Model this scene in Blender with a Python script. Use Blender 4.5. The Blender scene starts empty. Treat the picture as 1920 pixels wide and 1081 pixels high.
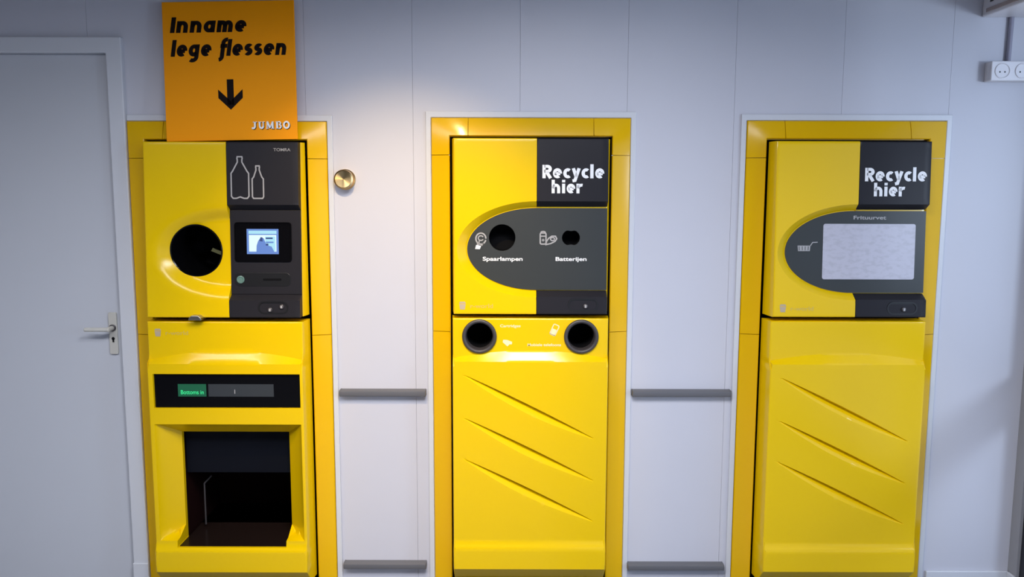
import bpy, bmesh, math, random
from mathutils import Vector, Matrix, geometry
random.seed(7)
SC = bpy.context.scene
C = SC.collection
PI = math.pi

# ------------------------------------------------------------------ camera, world, lights, exposure
F_PX, CAM_D, CAM_H, ROLL = 1500.0, 3.13, 1.592, 0.0027
PITCH = math.atan(1500 / 12672)
cam = bpy.data.cameras.new('camera')
cam.sensor_width = 36.0
cam.lens = F_PX / 1920 * 36.0
cam.clip_start = 0.05
co = bpy.data.objects.new('camera', cam)
C.objects.link(co)
co.matrix_world = (Matrix.Translation((0, -CAM_D, CAM_H)) @ Matrix.Rotation(PI / 2 - PITCH, 4, 'X')
                   @ Matrix.Rotation(ROLL, 4, 'Z'))
SC.camera = co

SC.view_settings.view_transform = 'Standard'
SC.view_settings.look = 'None'
SC.view_settings.gamma = 1.0
SC.view_settings.use_curve_mapping = False
SC.view_settings.exposure = 0.0
SC.cycles.use_denoising = True

W = bpy.data.worlds.new('world')
SC.world = W
W.use_nodes = True
bg = W.node_tree.nodes['Background']
bg.inputs[0].default_value = (0.52, 0.68, 1.0, 1)
bg.inputs[1].default_value = 1.2


def light(name, kind, loc, target, energy, color, **kw):
    l = bpy.data.lights.new(name, kind)
    l.energy = energy
    l.color = color
    for k, v in kw.items():
        setattr(l, k, v)
    o = bpy.data.objects.new(name, l)
    C.objects.link(o)
    o.location = loc
    d = Vector(target) - Vector(loc)
    o.rotation_euler = d.to_track_quat('-Z', 'Y').to_euler()
    return o


# ceiling spotlight between the left and middle machine
SP_Y, SP_Z, SP_A = -1.6, 2.68, math.radians(45)
light('ceiling_spotlight', 'SPOT', (-0.43, SP_Y, SP_Z), (-0.43, SP_Y + math.sin(SP_A), SP_Z - math.cos(SP_A)), 132,
      (1.0, 0.72, 0.36), spot_size=math.radians(49), spot_blend=0.85, shadow_soft_size=0.03)
# sun falling through the glazed right side onto the floor
light('sun', 'SUN', (5, 0.45, 2.5), (0, 0, 0), 5.0, (0.80, 0.88, 1.0), angle=math.radians(1.5))
# sky daylight through the glazed right hand side
light('side_daylight', 'AREA', (3.2, -2.5, 1.75), (1.8, -0.0, 0.7), 28, (0.66, 0.80, 1.0),
      shape='RECTANGLE', size=0.5, size_y=0.45)
# louvred ceiling luminaires of the room, in a row along the wall
light('ceiling_luminaire', 'AREA', (-0.75, -2.5, 2.68), (-0.75, -1.7, 0), 66, (0.90, 0.92, 1.0),
      shape='RECTANGLE', size=3.6, size_y=0.35, spread=math.radians(132))
light('ceiling_luminaire', 'AREA', (0.1, -2.0, 2.68), (0.1, -1.3, 0), 30, (0.90, 0.92, 1.0),
      shape='RECTANGLE', size=0.6, size_y=0.3, spread=math.radians(132))


# ------------------------------------------------------------------ materials
def mat(name, col, rough=0.5, metal=0.0, spec=0.5, emit=None, es=0.0, coat=0.0, bump=0.0, bscale=60, mottle=0.0,
        mscale=6, aniso=0.0):
    m = bpy.data.materials.new(name)
    m.use_nodes = True
    nt = m.node_tree
    b = nt.nodes['Principled BSDF']
    b.inputs['Base Color'].default_value = (*col, 1)
    b.inputs['Roughness'].default_value = rough
    b.inputs['Metallic'].default_value = metal
    b.inputs['Specular IOR Level'].default_value = spec
    b.inputs['Coat Weight'].default_value = coat
    b.inputs['Coat Roughness'].default_value = 0.06
    if emit:
        b.inputs['Emission Color'].default_value = (*emit, 1)
        b.inputs['Emission Strength'].default_value = es
    tc = nt.nodes.new('ShaderNodeTexCoord')
    if mottle > 0:
        n = nt.nodes.new('ShaderNodeTexNoise')
        n.inputs['Scale'].default_value = mscale
        n.inputs['Detail'].default_value = 4
        nt.links.new(tc.outputs['Object'], n.inputs['Vector'])
        mx = nt.nodes.new('ShaderNodeMix')
        mx.data_type = 'RGBA'
        mx.inputs[6].default_value = (*[c * (1 - mottle) for c in col], 1)
        mx.inputs[7].default_value = (*[min(1, c * (1 + mottle)) for c in col], 1)
        nt.links.new(n.outputs['Fac'], mx.inputs[0])
        nt.links.new(mx.outputs[2], b.inputs['Base Color'])
    if bump > 0:
        n2 = nt.nodes.new('ShaderNodeTexNoise')
        n2.inputs['Scale'].default_value = bscale
        n2.inputs['Detail'].default_value = 3
        nt.links.new(tc.outputs['Object'], n2.inputs['Vector'])
        bp = nt.nodes.new('ShaderNodeBump')
        bp.inputs['Strength'].default_value = bump
        bp.inputs['Distance'].default_value = 0.002
        nt.links.new(n2.outputs['Fac'], bp.inputs['Height'])
        nt.links.new(bp.outputs['Normal'], b.inputs['Normal'])
    if aniso > 0:
        b.inputs['Anisotropic'].default_value = aniso
        tg = nt.nodes.new('ShaderNodeTangent')
        tg.direction_type = 'RADIAL'
        tg.axis = 'Y'
        nt.links.new(tg.outputs[0], b.inputs['Tangent'])
    return m


M = {
    'wall': mat('wall_panel_white', (0.56, 0.56, 0.615), 0.45, mottle=0.025, mscale=3, bump=0.05),
    'wall_back': mat('wall_backing', (0.56, 0.575, 0.62), 0.7),
    'paint': mat('white_paint', (0.60, 0.615, 0.655), 0.35, mottle=0.02),
    'door': mat('door_paint', (0.52, 0.535, 0.575), 0.4, mottle=0.03, mscale=2),
    'yellow': mat('yellow_plastic', (0.79, 0.51, 0.0), 0.21, spec=0.40, mottle=0.02, mscale=5, bump=0.02, bscale=200),
    'surround': mat('yellow_surround', (0.76, 0.44, 0.0), 0.18, spec=0.4, mottle=0.02, mscale=4),
    'anthracite': mat('anthracite_plastic', (0.020, 0.019, 0.023), 0.35, spec=0.14, mottle=0.06),
    'insert': mat('grey_insert', (0.036, 0.040, 0.040), 0.35, spec=0.3, mottle=0.05),
    'black': mat('black_plastic', (0.006, 0.006, 0.007), 0.4),
    'void': mat('dark_interior', (0.004, 0.004, 0.005), 0.8, spec=0.1),
    'glass_black': mat('black_glass', (0.003, 0.003, 0.004), 0.12, spec=0.12),
    'lcd': mat('grey_display_strip', (0.035, 0.040, 0.045), 0.3),
    'green_bg': mat('green_display_field', (0.01, 0.05, 0.03), 0.4, emit=(0.0, 0.28, 0.10), es=0.22),
    'green': mat('green_display_text', (0.02, 0.3, 0.12), 0.4, emit=(0.05, 0.9, 0.30), es=0.75),
    'rubber': mat('grey_rubber', (0.045, 0.040, 0.042), 0.45),
    'white': mat('white_print', (0.85, 0.85, 0.85), 0.5),
    'pale': mat('pale_print', (0.92, 0.74, 0.42), 0.5),
    'print_grey': mat('grey_print', (0.36, 0.35, 0.35), 0.5),
    'logo': mat('worn_grey_print', (0.46, 0.36, 0.24), 0.5),
    'logo_soft': mat('faint_print', (0.62, 0.42, 0.07), 0.5),
    'sign': mat('orange_board', (0.95, 0.33, 0.0), 0.5, spec=0.15, mottle=0.015, mscale=3),
    'sign_text': mat('dark_print', (0.008, 0.004, 0.004), 0.6, spec=0.1),
    'rail': mat('dark_grey_rail', (0.115, 0.115, 0.125), 0.42, mottle=0.05),
    'metal': mat('brushed_metal', (0.40, 0.38, 0.34), 0.32, metal=1.0),
    'brass': mat('spun_brass', (0.80, 0.56, 0.26), 0.30, metal=1.0, aniso=0.85),
    'handle': mat('pale_handle_metal', (0.62, 0.60, 0.54), 0.4, metal=0.25),
    'dark_frame': mat('dark_window_frame', (0.012, 0.012, 0.018), 0.4),
    'floor': mat('floor_screed', (0.17, 0.17, 0.18), 0.5, spec=0.2, mottle=0.08, mscale=2, bump=0.05),
    'paving': mat('outdoor_paving', (0.55, 0.55, 0.56), 0.8, mottle=0.08, mscale=3),
    'ceiling': mat('ceiling_paint', (0.25, 0.25, 0.27), 0.8, mottle=0.02),
    'plain': mat('plaster', (0.30, 0.30, 0.32), 0.6, mottle=0.03),
    'white_plastic': mat('white_plastic', (0.74, 0.72, 0.74), 0.35),
    'grey_plastic': mat('grey_conduit', (0.30, 0.29, 0.36), 0.4),
    'brown': mat('dull_brown_plate', (0.42, 0.34, 0.32), 0.5),
    'tray': mat('dark_tray', (0.012, 0.007, 0.006), 0.22, spec=0.25),
    'flap': mat('blue_black_flap', (0.004, 0.005, 0.009), 0.6, spec=0.08),
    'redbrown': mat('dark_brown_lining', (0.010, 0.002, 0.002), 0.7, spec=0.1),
    'olive': mat('olive_highlight', (0.22, 0.21, 0.08), 0.4),  # colour of the highlight painted inside the intake tube
    'scr_white': mat('screen_white', (0.1, 0.1, 0.1), 0.2, emit=(0.72, 0.95, 1.0), es=0.95),
    'scr_cyan': mat('screen_cyan', (0.1, 0.1, 0.1), 0.2, emit=(0.33, 0.72, 0.88), es=0.95),
    'scr_blue': mat('screen_blue', (0.05, 0.05, 0.1), 0.2, emit=(0.10, 0.23, 0.58), es=0.95),
    'scr_dark': mat('screen_dark_blue', (0.02, 0.02, 0.05), 0.2, emit=(0.035, 0.07, 0.22), es=0.9),
    'button': mat('green_grey_button', (0.10, 0.16, 0.14), 0.3, emit=(0.2, 0.5, 0.4), es=0.12),
}


def paper_mat():
    m = mat('printed_paper', (0.60, 0.58, 0.66), 0.35)
    nt = m.node_tree
    b = nt.nodes['Principled BSDF']
    tc = nt.nodes.new('ShaderNodeTexCoord')
    mp = nt.nodes.new('ShaderNodeMapping')
    mp.inputs['Scale'].default_value = (38, 1, 75)
    n = nt.nodes.new('ShaderNodeTexNoise')
    n.inputs['Scale'].default_value = 1.0
    n.inputs['Detail'].default_value = 5
    r = nt.nodes.new('ShaderNodeValToRGB')
    r.color_ramp.elements[0].position = 0.36
    r.color_ramp.elements[0].color = (0.42, 0.41, 0.465, 1)
    r.color_ramp.elements[1].position = 0.54
    r.color_ramp.elements[1].color = (0.475, 0.465, 0.53, 1)
    nt.links.new(tc.outputs['Object'], mp.inputs[0])
    nt.links.new(mp.outputs[0], n.inputs['Vector'])
    nt.links.new(n.outputs['Fac'], r.inputs[0])
    nt.links.new(r.outputs[0], b.inputs['Base Color'])
    return m


M['paper'] = paper_mat()


# ------------------------------------------------------------------ helpers
def tag(o, label=None, cat=None, group=None, kind=None):
    if label: o['label'] = label
    if cat: o['category'] = cat
    if group: o['group'] = group
    if kind: o['kind'] = kind
    return o


def link(name, me, m, parent=None, smooth=None, bevel=0.0, seg=2):
    o = bpy.data.objects.new(name, me)
    if m is not None:
        me.materials.append(M[m] if isinstance(m, str) else m)
    C.objects.link(o)
    if parent is not None:
        o.parent = parent
    if smooth is not None:
        me.polygons.foreach_set('use_smooth', [True] * len(me.polygons))
        me.set_sharp_from_angle(angle=math.radians(smooth))
    if bevel > 0:
        bv = o.modifiers.new('bevel', 'BEVEL')
        bv.width = bevel
        bv.segments = seg
        bv.limit_method = 'ANGLE'
        bv.angle_limit = math.radians(40)
    return o


def empty(name, loc):
    o = bpy.data.objects.new(name, None)
    o.empty_display_size = 0.1
    C.objects.link(o)
    o.location = loc
    return o


class MB:
    """collects verts and faces for one mesh"""
    def __init__(self):
        self.v, self.f = [], []

    def box(self, x0, x1, y0, y1, z0, z1):
        n = len(self.v)
        self.v += [(x, y, z) for x in (x0, x1) for y in (y0, y1) for z in (z0, z1)]
        self.f += [tuple(n + i for i in q) for q in
                   ((0, 1, 3, 2), (4, 6, 7, 5), (0, 4, 5, 1), (2, 3, 7, 6), (0, 2, 6, 4), (1, 5, 7, 3))]
        return self

    def prism(self, pts, d0, d1):
        """polygon of (x, z) points, counter clockwise, extruded from depth d0 (back) to d1 (front)"""
        n, k = len(self.v), len(pts)
        self.v += [(x, -d1, z) for x, z in pts] + [(x, -d0, z) for x, z in pts]
        self.f.append(tuple(n + i for i in range(k)))
        self.f.append(tuple(n + k + i for i in reversed(range(k))))
        for i in range(k):
            j = (i + 1) % k
            self.f.append((n + i, n + k + i, n + k + j, n + j))
        return self

    def revolve(self, cx, cz, prof, n=40, sx=1.0, sz=1.0):
        """prof: list of (radius, depth), turned about the axis y through (cx, cz)"""
        b = len(self.v)
        for r, d in prof:
            for i in range(n):
                a = 2 * PI * i / n
                self.v.append((cx + r * sx * math.cos(a), -d, cz + r * sz * math.sin(a)))
        for k in range(len(prof) - 1):
            for i in range(n):
                j = (i + 1) % n
                self.f.append((b + k * n + i, b + (k + 1) * n + i, b + (k + 1) * n + j, b + k * n + j))
        return self

    def cap(self, cx, cz, r, d, n=40):
        b = len(self.v)
        self.v += [(cx + r * math.cos(2 * PI * i / n), -d, cz + r * math.sin(2 * PI * i / n)) for i in range(n)]
        self.f.append(tuple(range(b, b + n)))
        return self

    def tube(self, p, q, r, n=16):
        p, q = Vector(p), Vector(q)
        d = (q - p).normalized()
        u = d.orthogonal().normalized()
        w = d.cross(u)
        b = len(self.v)
        for c in (p, q):
            for i in range(n):
                a = 2 * PI * i / n
                self.v.append(tuple(c + (u * math.cos(a) + w * math.sin(a)) * r))
        for i in range(n):
            j = (i + 1) % n
            self.f.append((b + i, b + j, b + n + j, b + n + i))
        self.f.append(tuple(b + i for i in reversed(range(n))))
        self.f.append(tuple(b + n + i for i in range(n)))
        return self

    def build(self, name, m, parent=None, **kw):
        me = bpy.data.meshes.new(name)
        me.from_pydata(self.v, [], self.f)
        me.validate()
        bm = bmesh.new()
        bm.from_mesh(me)
        bmesh.ops.recalc_face_normals(bm, faces=bm.faces)
        bm.to_mesh(me)
        bm.free()
        return link(name, me, m, parent, **kw)


def box(name, m, x0, x1, y0, y1, z0, z1, parent=None, **kw):
    return MB().box(min(x0, x1), max(x0, x1), min(y0, y1), max(y0, y1), min(z0, z1), max(z0, z1)).build(name, m, parent, **kw)


def in_poly(x, z, poly):
    c = False
    j = len(poly) - 1
    for i in range(len(poly)):
        xi, zi = poly[i]
        xj, zj = poly[j]
        if (zi > z) != (zj > z) and x < (xj - xi) * (z - zi) / (zj - zi) + xi:
            c = not c
        j = i
    return c


def seg_dist(x, z, poly, closed=True):
    d = 1e9
    n = len(poly)
    for i in range(n if closed else n - 1):
        ax, az = poly[i]
        bx, bz = poly[(i + 1) % n]
        dx, dz = bx - ax, bz - az
        L = dx * dx + dz * dz
        t = 0 if L == 0 else max(0, min(1, ((x - ax) * dx + (z - az) * dz) / L))
        e = math.hypot(x - ax - t * dx, z - az - t * dz)
        if e < d: d = e
    return d


def rect_loop(x0, x1, z0, z1, step=0.02, extra=()):
    pts = []
    nx = max(1, round((x1 - x0) / step))
    nz = max(1, round((z1 - z0) / step))
    xx = sorted([x0 + (x1 - x0) * i / nx for i in range(nx + 1) if all(abs(x0 + (x1 - x0) * i / nx - e) > 0.002 for e in extra)] + list(extra))
    nx = len(xx) - 1
    pts += [(xx[i], z0) for i in range(nx)]
    pts += [(x1, z0 + (z1 - z0) * i / nz) for i in range(nz)]
    pts += [(xx[nx - i], z1) for i in range(nx)]
    pts += [(x0, z1 - (z1 - z0) * i / nz) for i in range(nz)]
    return pts


def circle_loop(cx, cz, r, n=48, rz=None):
    rz = rz or r
    return [(cx + r * math.cos(2 * PI * i / n), cz + rz * math.sin(2 * PI * i / n)) for i in range(n)]


def pill_loop(cx, cz, w, h, n=10):
    r = h / 2
    e = w / 2 - r
    return ([(cx + e + r * math.cos(a), cz + r * math.sin(a)) for a in [-PI / 2 + PI * i / n for i in range(n + 1)]] +
            [(cx - e + r * math.cos(a), cz + r * math.sin(a)) for a in [PI / 2 + PI * i / n for i in range(n + 1)]])


def round_rect(x0, x1, z0, z1, r, n=5):
    p = []
    for cx, cz, a0 in ((x1 - r, z0 + r, -PI / 2), (x1 - r, z1 - r, 0), (x0 + r, z1 - r, PI / 2), (x0 + r, z0 + r, PI)):
        p += [(cx + r * math.cos(a0 + PI / 2 * i / n), cz + r * math.sin(a0 + PI / 2 * i / n)) for i in range(n + 1)]
    return p


def relief(name, m, outline, depth, rear, parent=None, holes=(), lines=(), grid=0.014, fillet=0.0, taper=0.0,
           hole_rear=None, smooth=34, extra=()):
    """moulded shell: the outline filled with triangles, each point pushed forward to depth(x, z); rim walls run back to rear.
    fillet rounds the front edge of a rectangular outline; lines are extra crease polylines."""
    verts, edges = [], []

    def add(loop, closed=True):
        b = len(verts)
        verts.extend(loop)
        n = len(loop)
        for i in range(n if closed else n - 1):
            edges.append((b + i, b + (i + 1) % n))
    add(outline)
    xs = [p[0] for p in outline]
    zs = [p[1] for p in outline]
    x0, x1, z0, z1 = min(xs), max(xs), min(zs), max(zs)
    if fillet > 0:
        for k in (0.3, 0.65, 1.0):
            add(rect_loop(x0 + fillet * k, x1 - fillet * k, z0 + fillet * k, z1 - fillet * k, 0.03, extra))
    for h in holes: add(h)
    for l in lines:
        add(l[0], l[1])
    allseg = [(outline, True)] + [(h, True) for h in holes] + [(l[0], l[1]) for l in lines]
    # a coarse raster of the crease points so that grid points keep clear of them
    near = {}
    cell = grid * 0.5
    for l, closed in allseg:
        n = len(l)
        for i in range(n if closed else n - 1):
            a, b = l[i], l[(i + 1) % n]
            k = max(1, int(math.hypot(b[0] - a[0], b[1] - a[1]) / (cell * 0.5)))
            for t in range(k + 1):
                px, pz = a[0] + (b[0] - a[0]) * t / k, a[1] + (b[1] - a[1]) * t / k
                near[(int(math.floor(px / cell)), int(math.floor(pz / cell)))] = 1
    nx, nz = int((x1 - x0) / grid), int((z1 - z0) / grid)
    for i in range(1, nx):
        for j in range(1, nz):
            px = x0 + (x1 - x0) * i / nx
            pz = z0 + (z1 - z0) * j / nz
            if fillet and (px - x0 < fillet + 0.004 or x1 - px < fillet + 0.004 or pz - z0 < fillet + 0.004 or z1 - pz < fillet + 0.004):
                continue
            if (int(math.floor(px / cell)), int(math.floor(pz / cell))) in near:
                continue
            if not in_poly(px, pz, outline):
                continue
            verts.append((px, pz))
    r = geometry.delaunay_2d_cdt([Vector(v) for v in verts], edges, [], 0, 1e-6)
    vo, fo = r[0], r[2]
    faces = []
    for f in fo:
        cx = sum(vo[i].x for i in f) / 3
        cz = sum(vo[i].y for i in f) / 3
        if not in_poly(cx, cz, outline): continue
        if any(in_poly(cx, cz, h) for h in holes): continue
        a, b, c = (vo[i] for i in f)
        ar = (b.x - a.x) * (c.y - a.y) - (c.x - a.x) * (b.y - a.y)
        faces.append(tuple(f) if ar > 0 else tuple(reversed(f)))

    def dd(x, z):
        d = depth(x, z)
        if fillet > 0:
            e = min(x - x0, x1 - x, z - z0, z1 - z)
            if e < fillet:
                t = 1 - max(0, e) / fillet
                d -= fillet * (1 - math.sqrt(max(0, 1 - t * t))) * 0.8
        return d
    V = [(v.x, -dd(v.x, v.y), v.y) for v in vo]
    # walls from the boundary edges
    cnt = {}
    for f in faces:
        for i in range(3):
            a, b = f[i], f[(i + 1) % 3]
            cnt[(a, b)] = cnt.get((a, b), 0) + 1
    bmap = {}
    cx, cz = (x0 + x1) / 2, (z0 + z1) / 2
    for (a, b) in list(cnt):
        if (b, a) in cnt: continue
        q = []
        mx, mz = (vo[a].x + vo[b].x) / 2, (vo[a].y + vo[b].y) / 2
        inner = any(seg_dist(mx, mz, h) < 1e-4 for h in holes)
        for i in (a, b):
            key = (i, inner)
            if key not in bmap:
                x, z = vo[i].x, vo[i].y
                if not inner and taper:
                    x += taper * (1 if x > x1 - 1e-4 else -1 if x < x0 + 1e-4 else 0)
                bmap[key] = len(V)
                V.append((x, -(hole_rear if (inner and hole_rear is not None) else rear), z))
            q.append(bmap[key])
        faces.append((b, a, q[0], q[1]))
    me = bpy.data.meshes.new(name)
    me.from_pydata(V, [], faces)
    me.validate()
    # drop loose points
    bm = bmesh.new()
    bm.from_mesh(me)
    bmesh.ops.delete(bm, geom=[v for v in bm.verts if not v.link_faces], context='VERTS')
    bm.to_mesh(me)
    bm.free()
    return link(name, me, m, parent, smooth=smooth)


# ---- flat print -------------------------------------------------
def strip(pts, t, closed=False):
    """stroke of width t along pts as a list of convex polygons with mitred joints"""
    n = len(pts)
    P = [Vector(p) for p in pts]
    L, R = [], []
    for i in range(n):
        if closed:
            a, b = P[(i - 1) % n], P[(i + 1) % n]
        else:
            a, b = P[max(0, i - 1)], P[min(n - 1, i + 1)]
        d1 = (P[i] - a)
        d2 = (b - P[i])
        d1 = d1.normalized() if d1.length > 1e-9 else d2.normalized()
        d2 = d2.normalized() if d2.length > 1e-9 else d1
        nn = Vector((-(d1.y + d2.y), d1.x + d2.x))
        nn = nn.normalized() if nn.length > 1e-6 else Vector((-d1.y, d1.x))
        k = max(0.55, nn.dot(Vector((-d1.y, d1.x))))
        L.append(P[i] + nn * t / 2 / k)
        R.append(P[i] - nn * t / 2 / k)
    out = []
    for i in range(n if closed else n - 1):
        j = (i + 1) % n
        out.append([tuple(R[i]), tuple(R[j]), tuple(L[j]), tuple(L[i])])
    return out


def print_polys(name, m, polys, depth, parent, lift=0.0008):
    v, f = [], []
    for p in polys:
        b = len(v)
        v += [(x, -(depth(x, z) + lift), z) for x, z in p]
        ar = sum(p[i][0] * p[(i + 1) % len(p)][1] - p[(i + 1) % len(p)][0] * p[i][1] for i in range(len(p)))
        f.append(tuple(range(b, b + len(p))) if ar > 0 else tuple(reversed(range(b, b + len(p)))))
    me = bpy.data.meshes.new(name)
    me.from_pydata(v, [], f)
    return link(name, me, m, parent)


def arc(cx, cz, rx, rz, a0, a1, n=12):
    return [(cx + rx * math.cos(math.radians(a0 + (a1 - a0) * i / n)), cz + rz * math.sin(math.radians(a0 + (a1 - a0) * i / n)))
            for i in range(n + 1)]


def glyph(ch, X=0.75, t=0.2, italic=False):
    """own stroke letters: cap height 1, x height X; returns (advance, list of (polyline, closed))"""
    h = t / 2
    w = 0.62
    top = X - h

    def arch(x0, ww):
        r = ww / 2 - h
        return arc(x0 + ww / 2, top - 0.26, r, 0.26, 180, 0, 14)
    if ch == ' ': return 0.34, []
    if ch == 'I': return 0.30, [([(0.15, 0), (0.15, 1)], 0)]
    if ch == 'l':
        return (0.27 if italic else 0.30), [([(0.13, 0), (0.13, 1.05)], 0)]
    if ch == 'i': return 0.30, [([(0.13, 0), (0.13, X)], 0), ([(0.13, X + 0.10), (0.13, X + 0.30)], 0)]
    if ch == 'n':
        return w + 0.06, [([(h, 0), (h, X)], 0), (arch(0, w) + [(w - h, 0)], 0)]
    if ch == 'h':
        return w + 0.06, [([(h, 0), (h, 1.05)], 0), (arch(0, w) + [(w - h, 0)], 0)]
    if ch == 'm':
        u = 0.55
        return 2 * u - t + 0.06, [([(h, 0), (h, X)], 0), (arch(0, u) + [(u - h, 0)], 0),
                                  (arch(u - t, u) + [(2 * u - t - h, 0)], 0)]
    if ch == 'r':
        return 0.44, [([(h, 0), (h, X)], 0), (arc(h + 0.26, top - 0.25, 0.26, 0.25, 180, 75, 10), 0)]
    if ch == 'e':
        rx, rz = w / 2 - h, X / 2 - h
        cz = X / 2
        return w + 0.03, [([(w - h, cz - 0.02)] + arc(w / 2, cz, rx, rz, 0, 305, 26), 0), ([(h, cz - 0.03), (w - h, cz - 0.03)], 0)]
    if ch == 'c':
        rx, rz = w / 2 - h, X / 2 - h
        return w - 0.10, [(arc(w / 2, X / 2, rx, rz, 52, 308, 22), 0)]
    if ch == 'a':
        rx, rz = w / 2 - h, X / 2 - h
        if italic:
            return w + 0.05, [(arc(w / 2, X / 2, rx, rz, 40, 330, 22), 0), ([(w - h, 0), (w - h, X)], 0)]
    if ch == 'g':
        rx, rz = w / 2 - h, X / 2 - h
        return w + 0.05, [(arc(w / 2, X / 2, rx, rz, 40, 330, 22), 0),
                          ([(w - h, X), (w - h, 0.0)] + arc(w / 2 - 0.02, -0.05, w / 2 - h + 0.02, 0.20, 0, -130, 12), 0)]
    if ch == 's':
        r = X / 4 - h / 2
        ww = 0.50
        return ww + 0.02, [(arc(ww / 2, X - h - r, ww / 2 - h, r, 35, 270, 14) + arc(ww / 2, h + r, ww / 2 - h, r, 90, -145, 14), 0)]
    if ch == 'f':
        return 0.37, [(arc(0.40, 0.83, 0.22, 0.20, 85, 180, 10) + [(0.18, 0.0)] + (arc(-0.02, -0.05, 0.20, 0.19, 0, -80, 8) if italic else []), 0),
                      ([(0.02, X - h), (0.42, X - h)], 0)]
    if ch == 'y':
        return w + 0.0, [([(h, X), (w / 2 + 0.005, 0.10)], 0), ([(w - h, X), (w * 0.36, -0.16), (0.06, -0.19)], 0)]
    if ch == 'R':
        return 0.66, [([(h, 0), (h, 1)], 0),
                      ([(h, 1 - h), (0.30, 1 - h)] + arc(0.33, 0.70, 0.20, 0.30 - h, 80, -80, 12) + [(0.30, 0.40 + h - 0.0), (h, 0.40 + h)], 0),
                      ([(0.30, 0.45), (0.56, 0.0)], 0)]
    return 0.3, []


def own_text(s, x0, x1, z0, cap, t=0.2, shear=0.0, italic=False):
    """stroke lettering fitted between x0 and x1, base line z0, cap height cap"""
    cur, polys = 0.0, []
    for ch in s:
        adv, strokes = glyph(ch, t=t, italic=italic)
        for pl, cl in strokes:
            for q in strip(pl, t, bool(cl)):
                polys.append([(x + cur, z) for x, z in q])
        cur += adv + 0.055
    cur -= 0.055
    k = (x1 - x0) / cur
    return [[(x0 + (x + shear * z * cap / k) * k, z0 + z * cap) for x, z in p] for p in polys]


def font_print(name, s, m, x0, x1, z0, cap, depth, parent, bold=0.01, shear=0.0, lift=0.0008):
    """small print from the built-in font, turned into a flat mesh laid on the surface"""
    c = bpy.data.curves.new('print', 'FONT')
    c.body = s
    c.size = 1.0
    c.offset = bold
    c.shear = shear
    o = bpy.data.objects.new('print', c)
    C.objects.link(o)
    dg = bpy.context.evaluated_depsgraph_get()
    dg.update()
    me = bpy.data.meshes.new_from_object(o.evaluated_get(dg))
    bpy.data.objects.remove(o)
    bpy.data.curves.remove(c)
    xs = [v.co.x for v in me.vertices]
    mx0, mx1 = min(xs), max(xs)
    k = (x1 - x0) / (mx1 - mx0)
    kz = cap / 0.70
    for v in me.vertices:
        x = x0 + (v.co.x - mx0) * k
        z = z0 + v.co.y * kz
        v.co = (x, -(depth(x, z) + lift), z)
    me.name = name
    return link(name, me, m, parent)


# ------------------------------------------------------------------ the room
OPEN = []          # openings in the back wall (x0, x1, z0, z1)
XL, XM, XR = -1.096, 0.071, 1.283
for X in (XL, XM, XR):
    OPEN.append((X - 0.33, X + 0.33, -0.01, 1.84))
OPEN.append((-2.42, -1.515, -0.01, 2.142))
WX0, WX1, WTOP = -2.95, 2.04, 2.72


def pieces(x0, x1, z0, z1):
    """the rectangle minus the openings, as rectangles"""
    xs = sorted({x0, x1} | {v for o in OPEN for v in o[:2] if x0 < v < x1})
    out = []
    for a, b in zip(xs, xs[1:]):
        c = (a + b) / 2
        lo = z0
        for o in OPEN:
            if o[0] < c < o[1]: lo = max(lo, o[3])
        out.append((a, b, lo, z1))
    return out


mb = MB()
for a, b, lo, hi in pieces(WX0, WX1, 0, WTOP): mb.box(a, b, 0.012, 0.09, lo, hi)
wall = tag(mb.build('wall_back', 'wall_back'), kind='structure')
seams = [WX0] + [0.0288 + 0.4112 * k for k in range(-7, 5)] + [WX1]
for a, b in zip(seams, seams[1:]):
    mb = MB()
    ps = pieces(a + 0.0004, b - 0.0004, 0.0, WTOP)
    # one outline polygon per panel (its openings cut away)
    poly = [(ps[0][0], WTOP)]
    poly = []
    for p in ps:
        poly += [(p[0], p[2]), (p[1], p[2])]
    poly += [(ps[-1][1], WTOP), (ps[0][0], WTOP)]
    out = []
    for p in poly:
        if not out or abs(out[-1][0] - p[0]) + abs(out[-1][1] - p[1]) > 1e-6: out.append(p)
    mb.prism(out, -0.0125, 0.0).build('wall_panel', 'wall', wall)

tag(box('floor', 'floor', -2.95, 2.04, -4.9, 0.8, -0.06, 0.0), kind='structure')
tag(box('ceiling', 'ceiling', -2.95, 2.04, -4.9, 0.1, 2.72, 2.80), kind='structure')
tag(box('wall_left', 'plain', -3.05, -2.95, -4.9, 0.1, 0, 2.72), kind='structure')
# right side: short return of wall, then a dark framed glazed front
mb = MB()
mb.box(2.04, 2.14, -0.055, 0.09, 0, 2.72)
mb.box(2.04, 2.14, -4.9, -0.055, 2.45, 2.72)
wr = tag(mb.build('wall_right', 'plain'), kind='structure')
win = tag(empty('window_1', (2.04, -0.055, 0)), kind='structure')


def wbox(name, m, y0, y1, z0, z1, x0=0.01, x1=0.07):
    return box(name, m, x0, x1, y0 + 0.055, y1 + 0.055, z0, z1, win, bevel=0.004)


for y in (-0.13, -1.24, -2.72, -4.2, -4.9):
    wbox('mullion', 'dark_frame', y, y + 0.075, 0, 2.45)
wbox('transom', 'dark_frame', -4.83, -0.13, 0.77, 0.92)
wbox('sill_rail', 'dark_frame', -4.83, -0.13, 0.0, 0.09)
wbox('head_rail', 'dark_frame', -4.83, -0.13, 2.38, 2.45)
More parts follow.
